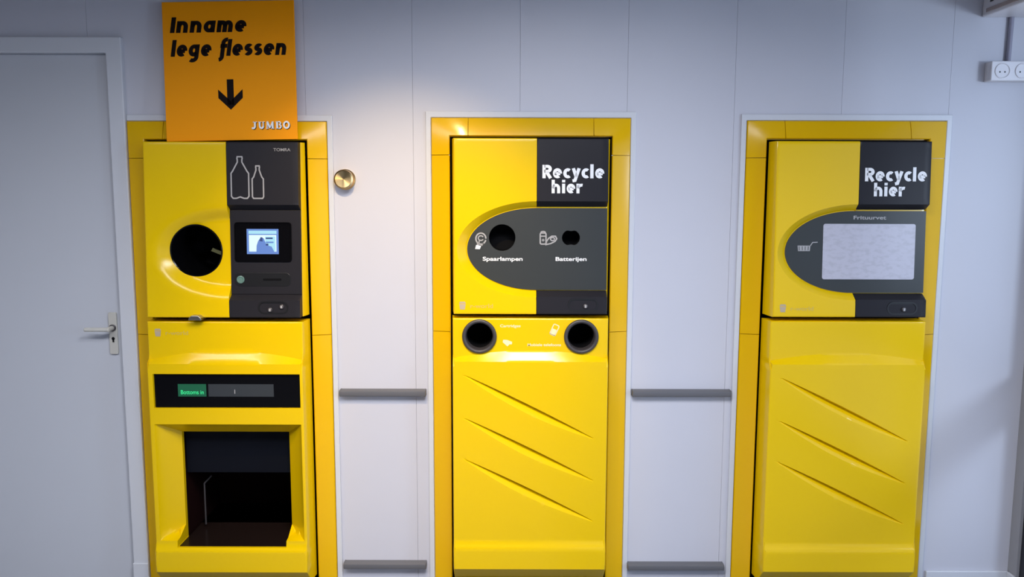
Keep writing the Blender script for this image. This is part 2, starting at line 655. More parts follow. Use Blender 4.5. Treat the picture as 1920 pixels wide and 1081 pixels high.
# front wall behind the camera with its shop windows
mb = MB()
mb.box(-2.95, 2.04, -5.0, -4.9, 2.25, 2.72)
mb.box(-2.95, 0.6, -5.0, -4.9, 0.0, 2.25)
for x in (1.3, 1.94): mb.box(x, x + 0.1, -5.0, -4.9, 0.0, 2.25)
tag(mb.build('wall_front', 'plain'), kind='structure')
tag(box('ground', 'paving', -9, 12, -14, 2, -0.14, -0.061), kind='structure')

tag(box('baseboard_back', 'paint', 1.70, 2.036, -0.012, -0.0005, 0.0005, 0.062, bevel=0.003), kind='structure')
tag(box('baseboard_right', 'paint', 2.028, 2.0395, -0.055, -0.0125, 0.0005, 0.062, bevel=0.003), kind='structure')

# door on the left
door = tag(box('door_1', 'door', -2.40, -1.5425, 0.006, 0.046, 0.008, 2.116, bevel=0.002), kind='structure')
mb = MB()
mb.prism([(-1.4805, 0.0), (-1.4805, 2.176), (-2.46, 2.176), (-2.46, 0.0), (-2.40, 0.0), (-2.40, 2.1165), (-1.541, 2.1165), (-1.541, 0.0)],
         -0.05, 0.022)
tag(mb.build('trim_1', 'paint', bevel=0.004), kind='structure')
mb = MB()
mb.prism([(-1.541, 0.0), (-1.4785, 0.0), (-1.4785, 0.095), (-1.541, 0.095)], 0.0225, 0.028)
tag(mb.build('trim_5', 'paint', bevel=0.003), kind='structure')
hp = MB().prism(round_rect(-1.5965, -1.5640, 0.955, 1.122, 0.006), -0.0055, 0.004).build('handle_plate', 'handle', door, bevel=0.0015)
hl = MB()
hl.tube((-1.580, -0.003, 1.061), (-1.580, -0.052, 1.061), 0.009)
hl.build('lever_neck', 'handle', hp, smooth=40)
hl = MB()
hl.tube((-1.571, -0.050, 1.061), (-1.668, -0.050, 1.061), 0.0085)
hl.build('lever', 'handle', hp, smooth=40, bevel=0.003)
MB().revolve(-1.580, 1.061, [(0.0135, 0.003), (0.0135, 0.010), (0.009, 0.012)], 24).build('lever_rose', 'rubber', hp, smooth=40)
mb = MB()
mb.cap(-1.580, 1.018, 0.0065, 0.0052, 20)
mb.prism([(-1.5835, 1.003), (-1.5765, 1.003), (-1.5765, 1.018), (-1.5835, 1.018)], 0.0042, 0.0052)
mb.build('keyhole', 'black', hp)


# ------------------------------------------------------------------ machines
def Fu(z):      # front of the upper door leans out towards its lower edge
    return 0.088 + 0.034 * (1.791 - z) / 0.662


EX, EZ = 0.021, 1.375
EA, EB = 0.300, 0.181       # outer half ellipse
ZT0, ZT1, ZB0, ZB1 = 1.129, 1.209, 1.541, 1.791


def surround(root):
    """mitred yellow surround built of corner pieces, head and jamb panels with thin joints"""
    XO, XI, ZO, ZI = 0.3825, 0.311, 1.872, 1.803
    # section: distance from the outer edge -> depth
    sec = [(0.0, 0.0), (0.0, 0.010), (0.003, 0.0135), (0.030, 0.022), (0.0685, 0.031), (0.0715, 0.0285), (0.0715, -0.01)]

    def sweep(name, path):
        # path: list of (outer point, inward unit-scaled vector)
        mb = MB()
        n = len(sec)
        for (ox, oz), (ix, iz) in path:
            for s, d in sec:
                mb.v.append((ox + ix * s, -d, oz + iz * s))
        for k in range(len(path) - 1):
            for i in range(n - 1):
                a = k * n + i
                mb.f.append((a, a + 1, a + n + 1, a + n))
        mb.f.append(tuple(range(n)))
        b = (len(path) - 1) * n
        mb.f.append(tuple(b + i for i in reversed(range(n))))
        return mb.build(name, 'surround', root, smooth=30)
    g = 0.0011
    kz = (ZO - ZI) / 0.0715
    for s in (-1, 1):
        sweep('surround_corner', [((s * (0.240 + g), ZO), (0, -kz)), ((s * XO, ZO), (-s, -kz)), ((s * XO, 1.731 + g), (-s, 0))])
        sweep('surround_jamb', [((s * XO, 1.731 - g), (-s, 0)), ((s * XO, 1.046 + g), (-s, 0))])
        sweep('surround_jamb', [((s * XO, 1.046 - g), (-s, 0)), ((s * XO, 0.004), (-s, 0))])
    sweep('surround_head', [((-0.240 + g, ZO), (0, -kz)), ((0.240 - g, ZO), (0, -kz))])
    # carrier behind the joints
    mb = MB()
    mb.prism([(-0.380, 0.004), (-0.316, 0.004), (-0.316, 1.800), (0.316, 1.800), (0.316, 0.004), (0.380, 0.004), (0.380, 1.870), (-0.380, 1.870)],
             0.0005, 0.0078)
    mb.build('surround_carrier', 'surround', root)


def housing(root, crate=False):
    """the steel body in the wall behind the doors, open to the front"""
    mb = MB()
    x, z0, z1, y0, y1 = 0.312, 0.004, 1.802, -0.004, 0.62
    t = 0.004
    mb.box(-x, -x + t, y0, y1, z0, z1)
    mb.box(x - t, x, y0, y1, z0, z1)
    mb.box(-x + t, x - t, y0, y1, z1 - t, z1)
    mb.box(-x + t, x - t, y0, y1, z0, z0 + t)
    mb.box(-x + t, x - t, y1 - t, y1, z0 + t, z1 - t)
    if not crate:
        mb.box(-x + t, x - t, 0.30, 0.305, z0 + t, z1 - t)
    mb.build('cabinet_body', 'void', root)
    box('plinth', 'black', -0.285, 0.285, -0.06, 0.0, 0.0, 0.055, root)


def lock(parent, cx, cz, D):
    lk = MB()
    p = pill_loop(cx, cz, 0.116, 0.050)
    q = pill_loop(cx, cz, 0.104, 0.038)
    n = len(p)
    for loop, d in ((p, D(cz) - 0.001), (p, D(cz) + 0.0025), (q, D(cz) + 0.0025), (q, D(cz) - 0.0)):
        lk.v += [(x, -d, z) for x, z in loop]
    for k in range(3):
        for i in range(n):
            j = (i + 1) % n
            lk.f.append((k * n + i, k * n + j, (k + 1) * n + j, (k + 1) * n + i))
    lk.f.append(tuple(3 * n + i for i in range(n)))
    o = lk.build('lock_recess', 'black', parent, smooth=40)
    return o


def lock_cylinder(parent, cx, cz, D):
    mb = MB()
    mb.revolve(cx, cz, [(0.0085, D(cz)), (0.0085, D(cz) + 0.006), (0.006, D(cz) + 0.0075), (0.0001, D(cz) + 0.0078)], 20)
    mb.build('lock_cylinder', 'rubber', parent, smooth=40)
    mb = MB()
    mb.prism([(cx - 0.0035, cz - 0.005), (cx + 0.0035, cz - 0.005), (cx + 0.0035, cz + 0.005), (cx - 0.0035, cz + 0.005)], D(cz) + 0.007, D(cz) + 0.0088)
    mb.build('key_slot', 'print_grey', parent)


def ellipse_half(k, n=30):
    """curve between outer (k=0) and inner (k=1) half ellipse, from top to bottom"""
    a, b = EA - k * (EA - IA), EB - k * (EB - IB)
    return [(EX - a * math.cos(t), EZ + b * math.sin(t)) for t in [PI / 2 - PI * i / n for i in range(n + 1)]]


IA, IB = 0.266, 0.158
RD = 0.030                 # depth of the oval recess


def rim_t(x, z, ia, ib):
    so = math.hypot((x - EX) / EA, (z - EZ) / EB)
    si = math.hypot((x - EX) / ia, (z - EZ) / ib)
    if so >= 1: return 0.0
    if si <= 1: return 1.0
    return (1 - so) / ((1 - so) + (si - 1))


def upper_shell(root, crater=False, holes=(), hole_rear=None):
    ia, ib = (0.222, 0.122) if crater else (IA, IB)
    global_ia[0], global_ia[1] = ia, ib

    def dep(x, z):
        f = Fu(z)
        if x > EX + 0.0002:
            return f - 0.036
        t = rim_t(x, z, ia, ib)
        if crater:
            t = t * t * (3 - 2 * t)
            # the crater floor falls a little further towards its centre
            return f - RD * t
        t = min(1, t * 1.0)
        return f - RD * t

    def curve(k, n=34):
        a, b = EA - k * (EA - ia), EB - k * (EB - ib)
        return [(EX - 0.0005 - a * math.cos(t), EZ + b * math.sin(t)) for t in [PI / 2 - PI * i / n for i in range(n + 1)]]
    ks = (0, 0.2, 0.4, 0.6, 0.8, 1.0) if crater else (0.0, 0.5, 1.0)
    lines = [(curve(k), False) for k in ks]
    lines += [([(xx, 1.1355 + 0.649 * i / 32) for i in range(33)], False) for xx in (EX, EX + 0.0008)]
    return relief('upper_door', 'yellow', rect_loop(-0.292, 0.292, 1.129, 1.791, 0.02, (EX, EX + 0.0008)), dep, 0.028, root, holes=holes, lines=lines,
                  extra=(EX, EX + 0.0008),
                  fillet=0.006, taper=0.010, hole_rear=hole_rear, smooth=30)


global_ia = [0, 0]


def dark_plates(door, crater=False):
    x0, x1 = EX + 0.0015, 0.2905

    def top(x, z):
        f = Fu(z) + 0.0008
        if z < 1.556: f -= (RD + 0.001) * min(1, (1.556 - z) / 0.020)
        e = min(x1 - x, 1.7905 - z)
        return f - (0.003 * max(0, 1 - e / 0.004))

    def bot(x, z):
        f = Fu(z) + 0.0008
        if z > 1.196: f -= (RD + 0.001) * min(1, (z - 1.196) / 0.020)
        e = min(x1 - x, z - 1.1295)
        return f - (0.003 * max(0, 1 - e / 0.004))

    def hl(z): return ([(x0 + (x1 - x0) * (0.02 + 0.96 * i / 14), z) for i in range(15)], False)
    a = relief('top_plate', 'anthracite', rect_loop(x0, x1, 1.536, 1.7905), top, 0.040, door, lines=[hl(1.556), hl(1.546), hl(1.5365), hl(1.7865)], smooth=25)
    b = relief('lower_plate', 'anthracite', rect_loop(x0, x1, 1.1295, 1.216), bot, 0.040, door, lines=[hl(1.196), hl(1.206), hl(1.2155), hl(1.1335)], smooth=25)
    return a, b


def d_insert(door, holes):
    """grey D-shaped plate lying in the oval recess"""
    a, b = IA - 0.0025, IB - 0.0025
    pts = [(EX - a * math.cos(t), EZ + b * math.sin(t)) for t in [PI / 2 + PI * i / 40 for i in range(0)]]
    left = [(EX - a * math.sin(PI * i / 44), EZ + b * math.cos(PI * i / 44)) for i in range(45)]   # top, left, bottom
    x1 = 0.2905
    n = 12
    bottom = [(EX + (x1 - EX) * i / n, EZ - b) for i in range(1, n)]
    right = [(x1, EZ - b + 2 * b * i / 14) for i in range(15)]
    topl = [(x1 - (x1 - EX) * i / n, EZ + b) for i in range(1, n)]
    loop = left + bottom + right + topl
    return relief('insert_plate', 'insert', loop, lambda x, z: Fu(z) - RD + 0.004, 0.035, door, holes=holes, smooth=30, grid=0.02)


def hole_cup(parent, name, loop, d_front, d_back):
    mb = MB()
    n = len(loop)
    mb.v += [(x, -d_front, z) for x, z in loop] + [(x, -d_back, z) for x, z in loop]
    for i in range(n):
        j = (i + 1) % n
        mb.f.append((i, j, n + j, n + i))
    mb.f.append(tuple(n + i for i in range(n)))
    return mb.build(name, 'void', parent)


def recycle_words(door):
    f = lambda x, z: Fu(z) + 0.0008
    print_polys('lettering', 'white', own_text('Recycle', 0.042, 0.276, 1.642, 0.050, t=0.225), f, door)
    print_polys('lettering', 'white', own_text('hier', 0.077, 0.193, 1.586, 0.048, t=0.225), f, door)


def emblem(parent, x0, z0, D, sx=1.0):
    mb = []
    mb.append([(x0 + 0.003, z0), (x0 + 0.021, z0), (x0 + 0.024, z0 + 0.021), (x0, z0 + 0.021)])
    mb.append([(x0 - 0.001, z0 + 0.023), (x0 + 0.025, z0 + 0.023), (x0 + 0.021, z0 + 0.030), (x0 + 0.003, z0 + 0.030)])
    print_polys('emblem', 'logo', mb, D, parent)
    font_print('lettering', 'r-world', 'logo_soft', x0 + 0.042, x0 + 0.128, z0 + 0.006, 0.016, D, parent)


# relief of the lower doors
STROKES = [((-0.264, 0.902), (0.257, 0.642)), ((-0.264, 0.733), (0.258, 0.474)), ((-0.266, 0.571), (0.259, 0.311))]


def stroke_w(s):
    return 0.034 * math.sin(PI * s) ** 0.85 if 0 < s < 1 else 0.0


def stroke_depth(x, z):
    for p, q in STROKES:
        ux, uz = q[0] - p[0], q[1] - p[1]
        L = math.hypot(ux, uz)
        ux, uz = ux / L, uz / L
        s = ((x - p[0]) * ux + (z - p[1]) * uz) / L
        if not 0 < s < 1: continue
        d = (x - p[0]) * uz - (z - p[1]) * ux      # positive below the crease
        w = stroke_w(s)
        d += 0.20 * w
        if d <= 0 or d >= w: continue
        h = 0.021 * math.sin(PI * s) ** 0.8
        u = d / w
        return h * (u / 0.20 if u < 0.20 else ((1 - u) / 0.80) ** 1.25)
    return 0.0


def stroke_lines():
    out = []
    for p, q in STROKES:
        ux, uz = q[0] - p[0], q[1] - p[1]
        L = math.hypot(ux, uz)
        nx, nz = uz / L, -ux / L          # points below the crease
        for u in (0, 0.10, 0.20, 0.36, 0.55, 0.75, 1.0):
            l = []
            for i in range(2, 59):
                s = i / 60
                w = stroke_w(s)
                o = (u - 0.20) * w
                l.append((p[0] + (q[0] - p[0]) * s + nx * o, p[1] + (q[1] - p[1]) * s + nz * o))
            out.append((l, False))
    return out


def lower_depth(x, z, ztop=0.988, zedge=0.958, zbot=0.948):
    d0, d1, d2 = 0.1140, 0.1340, 0.1460
    if z > zbot:
        zt = ztop - (ztop - zedge) * (x / 0.297) ** 2
        if z >= zt: return d0
        return d0 + (d1 - d0) * (zt - z) / (zt - zbot)
    if z > 0.232: return d1
    if z > 0.207: return d1 + (d2 - d1) * (0.232 - z) / 0.025
    if z > 0.124: return d2
    return d2 - 0.06 * (0.124 - z) / 0.064


def xline(z, n=28): return ([(-0.289 + 0.578 * i / n, z) for i in range(n + 1)], False)


def arc_line(ztop, zedge): return ([(-0.289 + 0.578 * i / 34, ztop - (ztop - zedge) * ((-0.289 + 0.578 * i / 34) / 0.297) ** 2) for i in range(35)], False)


def lower_plain(root, holes=()):
    def dep(x, z): return lower_depth(x, z) - (stroke_depth(x, z) if 0.24 < z < 0.94 else 0)
    lines = [xline(0.948), xline(0.232), xline(0.207), xline(0.124), arc_line(0.988, 0.958)] + stroke_lines()
    return relief('lower_door', 'yellow', rect_loop(-0.297, 0.297, 0.060, 1.112), dep, 0.028, root, holes=holes, lines=lines,
                  grid=0.012, fillet=0.005, taper=0.007, hole_rear=0.05, smooth=28)


def trim_frame(n, X, dz):
    o, i = 0.4045, 0.384
    z1, z0 = 1.897 + dz, 1.8735 + dz
    mb = MB()
    if n == 2:      # the left surround stands right against the door casing
        mb.prism([(-1.4795, z0), (X + i, z0), (X + i, 0.0), (X + o, 0.0), (X + o, z1), (-1.4795, z1)], 0.0002, 0.009)
    else:
        mb.prism([(X - o, 0.0), (X - i, 0.0), (X - i, z0), (X + i, z0), (X + i, 0.0), (X + o, 0.0), (X + o, z1), (X - o, z1)], 0.0002, 0.009)
    tag(mb.build('trim_%d' % n, 'paint', bevel=0.0025), kind='structure')


for n, X, dz in ((2, XL, -0.008), (3, XM, 0.008), (4, XR, 0.0)): trim_frame(n, X, dz)

# ---------------- left: bottle and crate machine
L = tag(empty('bottle_return_machine', (XL, 0, 0)),
        'yellow bottle return machine with round intake hole, lit screen and open crate bay below', 'machine', 'recycling machines set in the wall')
for_dz = {}


def finish(root, dz):
    """lift everything but the plinth by dz"""
    for c in root.children:
        if c.name.startswith('plinth'): continue
        c.location.z += dz


surround(L)
housing(L, crate=True)
hole = circle_loop(-0.109, 1.381, 0.099, 56)
du = upper_shell(L, crater=True, holes=[hole], hole_rear=0.060)
mb = MB()
mb.revolve(-0.109, 1.381, [(0.101, 0.0825), (0.0985, 0.0845), (0.0955, 0.0825), (0.0945, 0.060), (0.0925, -0.05), (0.090, -0.22)], 56)
mb.cap(-0.109, 1.381, 0.090, -0.22, 56)
mb.build('intake_tube', 'glass_black', du, smooth=40)
mb = MB()
mb.prism([(-0.095, 1.372), (-0.045, 1.352), (-0.035, 1.362), (-0.088, 1.384)], -0.034, -0.030)
mb.build('intake_highlight', 'olive', du)  # added olive wedge, its colour stands in for a highlight inside the tube
pt, pb = dark_plates(du)
f = lambda x, z: Fu(z) + 0.0008


def bottle_outline(cx, w, z0, h, neck, shoulder, petal):
    p = [(-neck, 1.0), (neck, 1.0), (neck * 1.15, 0.955), (neck, 0.93), (neck, 0.87), (shoulder, 0.66), (0.5, 0.60), (0.5, 0.05), (0.40, 0.0)]
    r = [(a, b) for a, b in p]
    if petal: r += [(0.22, 0.0), (0.0, 0.035), (-0.22, 0.0)]
    l = [(-a, b) for a, b in reversed(p[2:])]
    pts = r + l
    return [(cx + a * w, z0 + b * h) for a, b in pts]


bl = strip(list(reversed(bottle_outline(0.0725, 0.066, 1.580, 0.155, 0.13, 0.40, True))), 0.0052, True)
bl += strip(list(reversed(bottle_outline(0.1395, 0.042, 1.580, 0.121, 0.15, 0.36, False))), 0.0052, True)
print_polys('bottle_icon', 'print_grey', bl, f, du, lift=0.0010)
font_print('lettering', 'TOMRA', 'print_grey', 0.200, 0.264, 1.756, 0.011, f, du, bold=0.006)
# recessed control panel between the two plates
cp = relief('control_panel', 'anthracite', rect_loop(EX + 0.0015, 0.2905, 1.2165, 1.5355), lambda x, z: Fu(z) - RD + 0.004, 0.035, du, grid=0.03)
dcp = lambda x, z: Fu(z) - RD + 0.004
mb = MB()
r0, r1 = round_rect(0.0385, 0.256, 1.339, 1.490, 0.012), round_rect(0.0430, 0.2515, 1.3435, 1.4855, 0.009)
n = len(r0)
for lp, dd_ in ((r0, 0.003), (r0, 0.0075), (r1, 0.0075), (r1, 0.0048)): mb.v += [(x, -(dcp(x, z) + dd_ - 0.004), z) for x, z in lp]
for k in range(3):
    for i in range(n):
        j = (i + 1) % n
        mb.f.append((k * n + i, k * n + j, (k + 1) * n + j, (k + 1) * n + i))
mb.f.append(tuple(3 * n + i for i in range(n)))
mb.build('screen_bezel', 'glass_black', du)
SX0, SX1, SZ0, SZ1 = 0.085, 0.2065, 1.369, 1.4645
ds = lambda x, z: dcp(x, z) + 0.0014


def R4(x0, x1, z0, z1):
    w, h = SX1 - SX0, SZ1 - SZ0
    return [(SX0 + w * x0, SZ0 + h * z0), (SX0 + w * x1, SZ0 + h * z0), (SX0 + w * x1, SZ0 + h * z1), (SX0 + w * x0, SZ0 + h * z1)]


def SP(pts): return [(SX0 + (SX1 - SX0) * a, SZ0 + (SZ1 - SZ0) * b) for a, b in pts]


print_polys('screen', 'scr_blue', [R4(0, 1, 0, 1)], ds, du, lift=0.0)
print_polys('screen_field', 'scr_white', [R4(0.07, 0.93, 0.10, 0.76)], ds, du, lift=0.0004)
print_polys('screen_field', 'scr_cyan', [R4(0.06, 0.94, 0.80, 0.93), R4(0.58, 0.90, 0.12, 0.70)], ds, du, lift=0.0007)
print_polys('screen_figure', 'scr_blue', [SP([(0.30, 0.10), (0.86, 0.10), (0.78, 0.30), (0.62, 0.36), (0.54, 0.62), (0.45, 0.68), (0.36, 0.52), (0.31, 0.34)]),
                                           R4(0.60, 0.84, 0.44, 0.50)], ds, du, lift=0.0010)
print_polys('screen_figure', 'scr_dark', [SP([(0.40, 0.52), (0.50, 0.50), (0.50, 0.66), (0.44, 0.68)]), R4(0.60, 0.82, 0.60, 0.66),
                                          R4(0.60, 0.68, 0.34, 0.42)], ds, du, lift=0.0013)
mb = MB()
br = round_rect(0.037, 0.250, 1.246, 1.298, 0.018)
mb.prism(br, 0.085, dcp(0, 1.272) + 0.0025)
mb.build('button_strip', 'black', du, bevel=0.001)
mb = MB()
d0 = dcp(0, 1.272) + 0.0025
mb.revolve(0.0595, 1.272, [(0.0145, d0), (0.0145, d0 + 0.003), (0.011, d0 + 0.004), (0.009, d0 + 0.001), (0.0001, d0 + 0.0012)], 28)
mb.build('push_button', 'button', du, smooth=30)
MB().prism(round_rect(0.145, 0.215, 1.268, 1.276, 0.003), d0 - 0.001, d0 + 0.0008).build('receipt_slot', 'void', du)
lock(pb, 0.189, 1.168, Fu)
lock_cylinder(pb, 0.178, 1.160, Fu)
lock_cylinder(pb, 0.222, 1.172, Fu)

OX0, OX1, OZ0, OZ1 = -0.279, 0.286, 0.247, 0.716   # outer edge of the bay funnel
HX0, HX1, HZ0, HZ1 = -0.211, 0.215, 0.222, 0.662   # bay opening


def dep_L(x, z):
    d = lower_depth(x, z, 0.999, 0.964, 0.952)
    if OX0 < x < OX1 and OZ0 < z < OZ1:
        # sloping reveal towards the opening
        tx = (x - OX0) / (HX0 - OX0) if x < 0 else (OX1 - x) / (OX1 - HX1)
        tz = (OZ1 - z) / (OZ1 - HZ1)
        tb = (z - OZ0) / 0.012
        t = max(0, min(1, tx, tz))
        k = max(0.0, min(1.0, tb))
        return d - 0.085 * (t ** 0.85) * k
    return d


hole_bay = rect_loop(HX0, HX1, OZ0 + 0.0005 - 0.026, HZ1, 0.03)
hole_disp = rect_loop(-0.2765, 0.2855, 0.7795, 0.913, 0.04)
ln = [xline(0.207), xline(0.124), arc_line(0.999, 0.964), xline(0.952)]
ln += [(rect_loop(OX0, OX1, OZ0, OZ1, 0.03), True)]
for k in (0.12, 0.35, 0.7):
    a0, a1, b1 = OX0 + (HX0 - OX0) * k, OX1 + (HX1 - OX1) * k, OZ1 + (HZ1 - OZ1) * k
    ln.append(([(a0, OZ0 + 0.014)] + [(a0, OZ0 + 0.014 + (b1 - OZ0 - 0.014) * i / 16) for i in range(1, 17)] +
               [(a0 + (a1 - a0) * i / 20, b1) for i in range(1, 21)] + [(a1, b1 - (b1 - OZ0 - 0.014) * i / 16) for i in range(1, 17)], False))
for sx, ox, hx in ((-1, OX0, HX0), (1, OX1, HX1)):
    ln.append(([(ox + (hx - ox) * k, OZ1 + (HZ1 - OZ1) * k) for k in (0.02, 0.12, 0.35, 0.7, 0.97)], False))
dl = relief('lower_door', 'yellow', rect_loop(-0.297, 0.297, 0.060, 1.112), dep_L, 0.028, L, holes=[hole_bay, hole_disp], lines=ln,
            grid=0.014, fillet=0.005, taper=0.007, hole_rear=0.030, smooth=26)
# display window
box('display_glass', 'glass_black', -0.2775, 0.2865, -0.122, -0.10, 0.7785, 0.914, dl, bevel=0.001)
fd = lambda x, z: 0.122
print_polys('display_strip', 'lcd', [[(-0.070, 0.8225), (0.181, 0.8225), (0.181, 0.8715), (-0.070, 0.8715)]], fd, dl, lift=0.0006)
print_polys('display_field', 'green_bg', [[(-0.187, 0.8225), (-0.078, 0.8225), (-0.078, 0.8715), (-0.187, 0.8715)]], fd, dl, lift=0.0006)
font_print('display_text', 'Bottoms in', 'green', -0.176, -0.088, 0.832, 0.016, fd, dl, bold=0.006, lift=0.0012)
print_polys('display_mark', 'print_grey', [[(0.030, 0.834), (0.033, 0.834), (0.033, 0.850), (0.030, 0.850)]], fd, dl, lift=0.0012)
emblem(dl, -0.269, 1.055, lambda x, z: 0.1140)
# little metal tab in the joint
mb = MB()
mb.prism([(-0.124, 1.123), (-0.074, 1.123), (-0.076, 1.132), (-0.086, 1.141), (-0.112, 1.141), (-0.122, 1.132)], 0.100, 0.152)
mb.build('metal_tab', 'metal', du, bevel=0.002)
# crate bay behind the opening
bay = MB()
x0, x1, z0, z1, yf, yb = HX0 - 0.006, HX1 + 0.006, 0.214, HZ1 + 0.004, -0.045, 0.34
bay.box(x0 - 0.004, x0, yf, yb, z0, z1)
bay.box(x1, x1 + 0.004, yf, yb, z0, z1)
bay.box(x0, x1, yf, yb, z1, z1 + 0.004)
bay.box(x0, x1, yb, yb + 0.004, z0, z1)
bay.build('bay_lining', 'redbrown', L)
mb = MB()
mb.prism([(HX0, 0.0), (HX1, 0.0), (HX1, 0.001), (HX0, 0.001)], 0, 0.001)
mb = MB()
mb.box(HX0 + 0.001, HX1 - 0.001, -0.128, 0.105, 0.2115, 0.2225)
mb.build('roller_tray', 'tray', L, bevel=0.003)
box('bay_flap', 'flap', HX0 - 0.003, HX1 + 0.003, -0.010, -0.004, 0.480, HZ1 + 0.002, L, bevel=0.002)
mb = MB()
mb.tube((-0.172, 0.055, 0.235), (-0.172, 0.055, 0.41), 0.0035)
mb.tube((-0.172, 0.055, 0.41), (-0.145, 0.065, 0.44), 0.0035)
mb.build('guide_rod', 'rubber', L, smooth=40)
finish(L, -0.008)

# ---------------- middle: lamps and batteries
Mm = tag(empty('recycling_machine', (XM, 0, 0)),
         'yellow recycling machine between two bumper rails, with lamp and battery holes above two ringed holes', 'machine',
         'recycling machines set in the wall')
surround(Mm)
housing(Mm)
h1 = circle_loop(-0.109, 1.418, 0.0505, 40)
cb, rb = (0.153, 1.418), 0.0335
h2 = []
for i in range(64):          # two batteries side by side: a round hole pinched at top and bottom
    a = 2 * PI * i / 64
    px, pz = rb * 1.02 * math.cos(a), rb * 0.93 * math.sin(a)
    if abs(px) < 0.020 and abs(pz) > 0.018:
        pz *= 1 - 0.17 * (0.5 + 0.5 * math.cos(PI * px / 0.020))
    h2.append((cb[0] + px, cb[1] + pz))
du = upper_shell(Mm, holes=[circle_loop(-0.109, 1.418, 0.054, 40), circle_loop(0.153, 1.418, 0.040, 32)])
pt, pb = dark_plates(du)
d_insert(du, [h1, h2])
hole_cup(du, 'lamp_hole', h1, Fu(1.418) - RD + 0.0035, 0.0)
hole_cup(du, 'battery_hole', h2, Fu(1.418) - RD + 0.0035, 0.0)
recycle_words(du)
fi = lambda x, z: Fu(z) - RD + 0.004
font_print('lettering', 'Spaarlampen', 'white', -0.183, -0.031, 1.3305, 0.0145, fi, du, bold=0.022)
font_print('lettering', 'Batterijen', 'white', 0.095, 0.213, 1.3305, 0.0145, fi, du, bold=0.022)
# lamp icon: outlined bulb with coil, solid cap
cx, cz = -0.190, 1.414
ic = strip(arc(cx, cz, 0.019, 0.021, 0, 345, 24), 0.0052, False) + strip([(cx - 0.013, cz - 0.014), (cx - 0.012, cz - 0.025)], 0.0048) + \
    strip([(cx + 0.013, cz - 0.014), (cx + 0.002, cz - 0.026)], 0.0048) + strip(arc(cx, cz + 0.002, 0.010, 0.009, 30, 330, 14), 0.0042) + \
    strip([(cx - 0.006, cz - 0.004), (cx - 0.008, cz - 0.024)], 0.0042)
print_polys('lamp_icon', 'print_grey', ic, fi, du)
print_polys('lamp_icon', 'white', [[(cx - 0.022, cz - 0.039), (cx - 0.004, cz - 0.040), (cx + 0.001, cz - 0.027), (cx - 0.018, cz - 0.024)]], fi, du, lift=0.0012)
# battery icon: standing cell and lying cell
ic = strip(round_rect(0.036, 0.058, 1.394, 1.436, 0.005), 0.0050, True) + strip(arc(0.047, 1.437, 0.009, 0.005, 0, 180, 8), 0.0042) + \
    strip([(0.037, 1.424), (0.057, 1.424)], 0.0042) + strip([(0.042, 1.409), (0.052, 1.409)], 0.0042) + strip([(0.047, 1.404), (0.047, 1.414)], 0.0042) + \
    strip([(0.058, 1.392), (0.076, 1.396), (0.092, 1.404), (0.099, 1.414), (0.094, 1.424), (0.080, 1.424), (0.068, 1.416), (0.060, 1.404)], 0.0048, True) + \
    strip(arc(0.083, 1.413, 0.008, 0.006, 0, 350, 12), 0.0042)
print_polys('battery_icon', 'print_grey', ic, fi, du)
lock(pb, 0.199, 1.166, Fu)
lock_cylinder(pb, 0.208, 1.161, Fu)
emblem(du, -0.271, 1.147, lambda x, z: Fu(z))
rings = [(-0.195, 1.043), (0.194, 1.043)]
dl = lower_plain(Mm, holes=[circle_loop(x, z, 0.056, 44) for x, z in rings])
for x, z in rings:
    mb = MB()
    mb.revolve(x, z, [(0.0655, 0.112), (0.0662, 0.120), (0.0635, 0.1245), (0.0580, 0.1255), (0.0530, 0.1225), (0.0505, 0.115), (0.0500, 0.08)], 48)
    rg = mb.build('ring', 'rubber', dl, smooth=50)
    mb = MB()
    mb.revolve(x, z, [(0.0505, 0.110), (0.050, -0.05)], 40)
    mb.cap(x, z, 0.050, -0.05, 40)
    mb.build('throw_in_tube', 'void', dl, smooth=40)
fl = lambda x, z: 0.1140
font_print('lettering', 'Cartridges', 'pale', -0.116, -0.038, 1.0785, 0.0105, fl, dl, bold=0.02)
font_print('lettering', 'Mobiele telefoons', 'pale', -0.011, 0.117, 1.0055, 0.0105, fl, dl, bold=0.02)
print_polys('cartridge_icon', 'pale', [[(-0.106, 1.020), (-0.088, 1.004), (-0.080, 1.012), (-0.071, 1.012), (-0.070, 1.022), (-0.088, 1.029), (-0.104, 1.030)]], fl, dl)
ic = strip(round_rect(-0.011, 0.011, 0.0, 0.042, 0.005), 0.0035, True) + [[(-0.010, 0.0), (0.010, 0.0), (0.010, 0.024), (-0.010, 0.024)]]
ca, sa = math.cos(math.radians(-24)), math.sin(math.radians(-24))
ic = [[(0.083 + x * ca - z * sa, 1.049 + x * sa + z * ca) for x, z in p] for p in ic]
print_polys('phone_icon', 'pale', ic, fl, dl)
finish(Mm, 0.008)

# ---------------- right: frying fat
Rr = tag(empty('recycling_machine', (XR, 0, 0)),
         'yellow recycling machine with white printed sheet in the dark oval of its upper door', 'machine', 'recycling machines set in the wall')
surround(Rr)
housing(Rr)
du = upper_shell(Rr)
pt, pb = dark_plates(du)
d_insert(du, [])
recycle_words(du)
font_print('lettering', 'Frituurvet', 'print_grey', 0.015, 0.139, 1.499, 0.0135, fi, du, bold=0.022)
mb = MB()
lp = round_rect(-0.099, 0.252, 1.271, 1.4815, 0.008)
k = len(lp)
mb.v += [(x, -(fi(x, z) + 0.0016), z) for x, z in lp] + [(x, -(fi(x, z) - 0.0004), z) for x, z in lp]
mb.f.append(tuple(range(k)))
for i in range(k): mb.f.append((i, k + i, k + (i + 1) % k, (i + 1) % k))
mb.build('printed_sheet', 'paper', du)
ic = [[(-0.193, 1.378), (-0.148, 1.378), (-0.146, 1.399), (-0.195, 1.399)]]
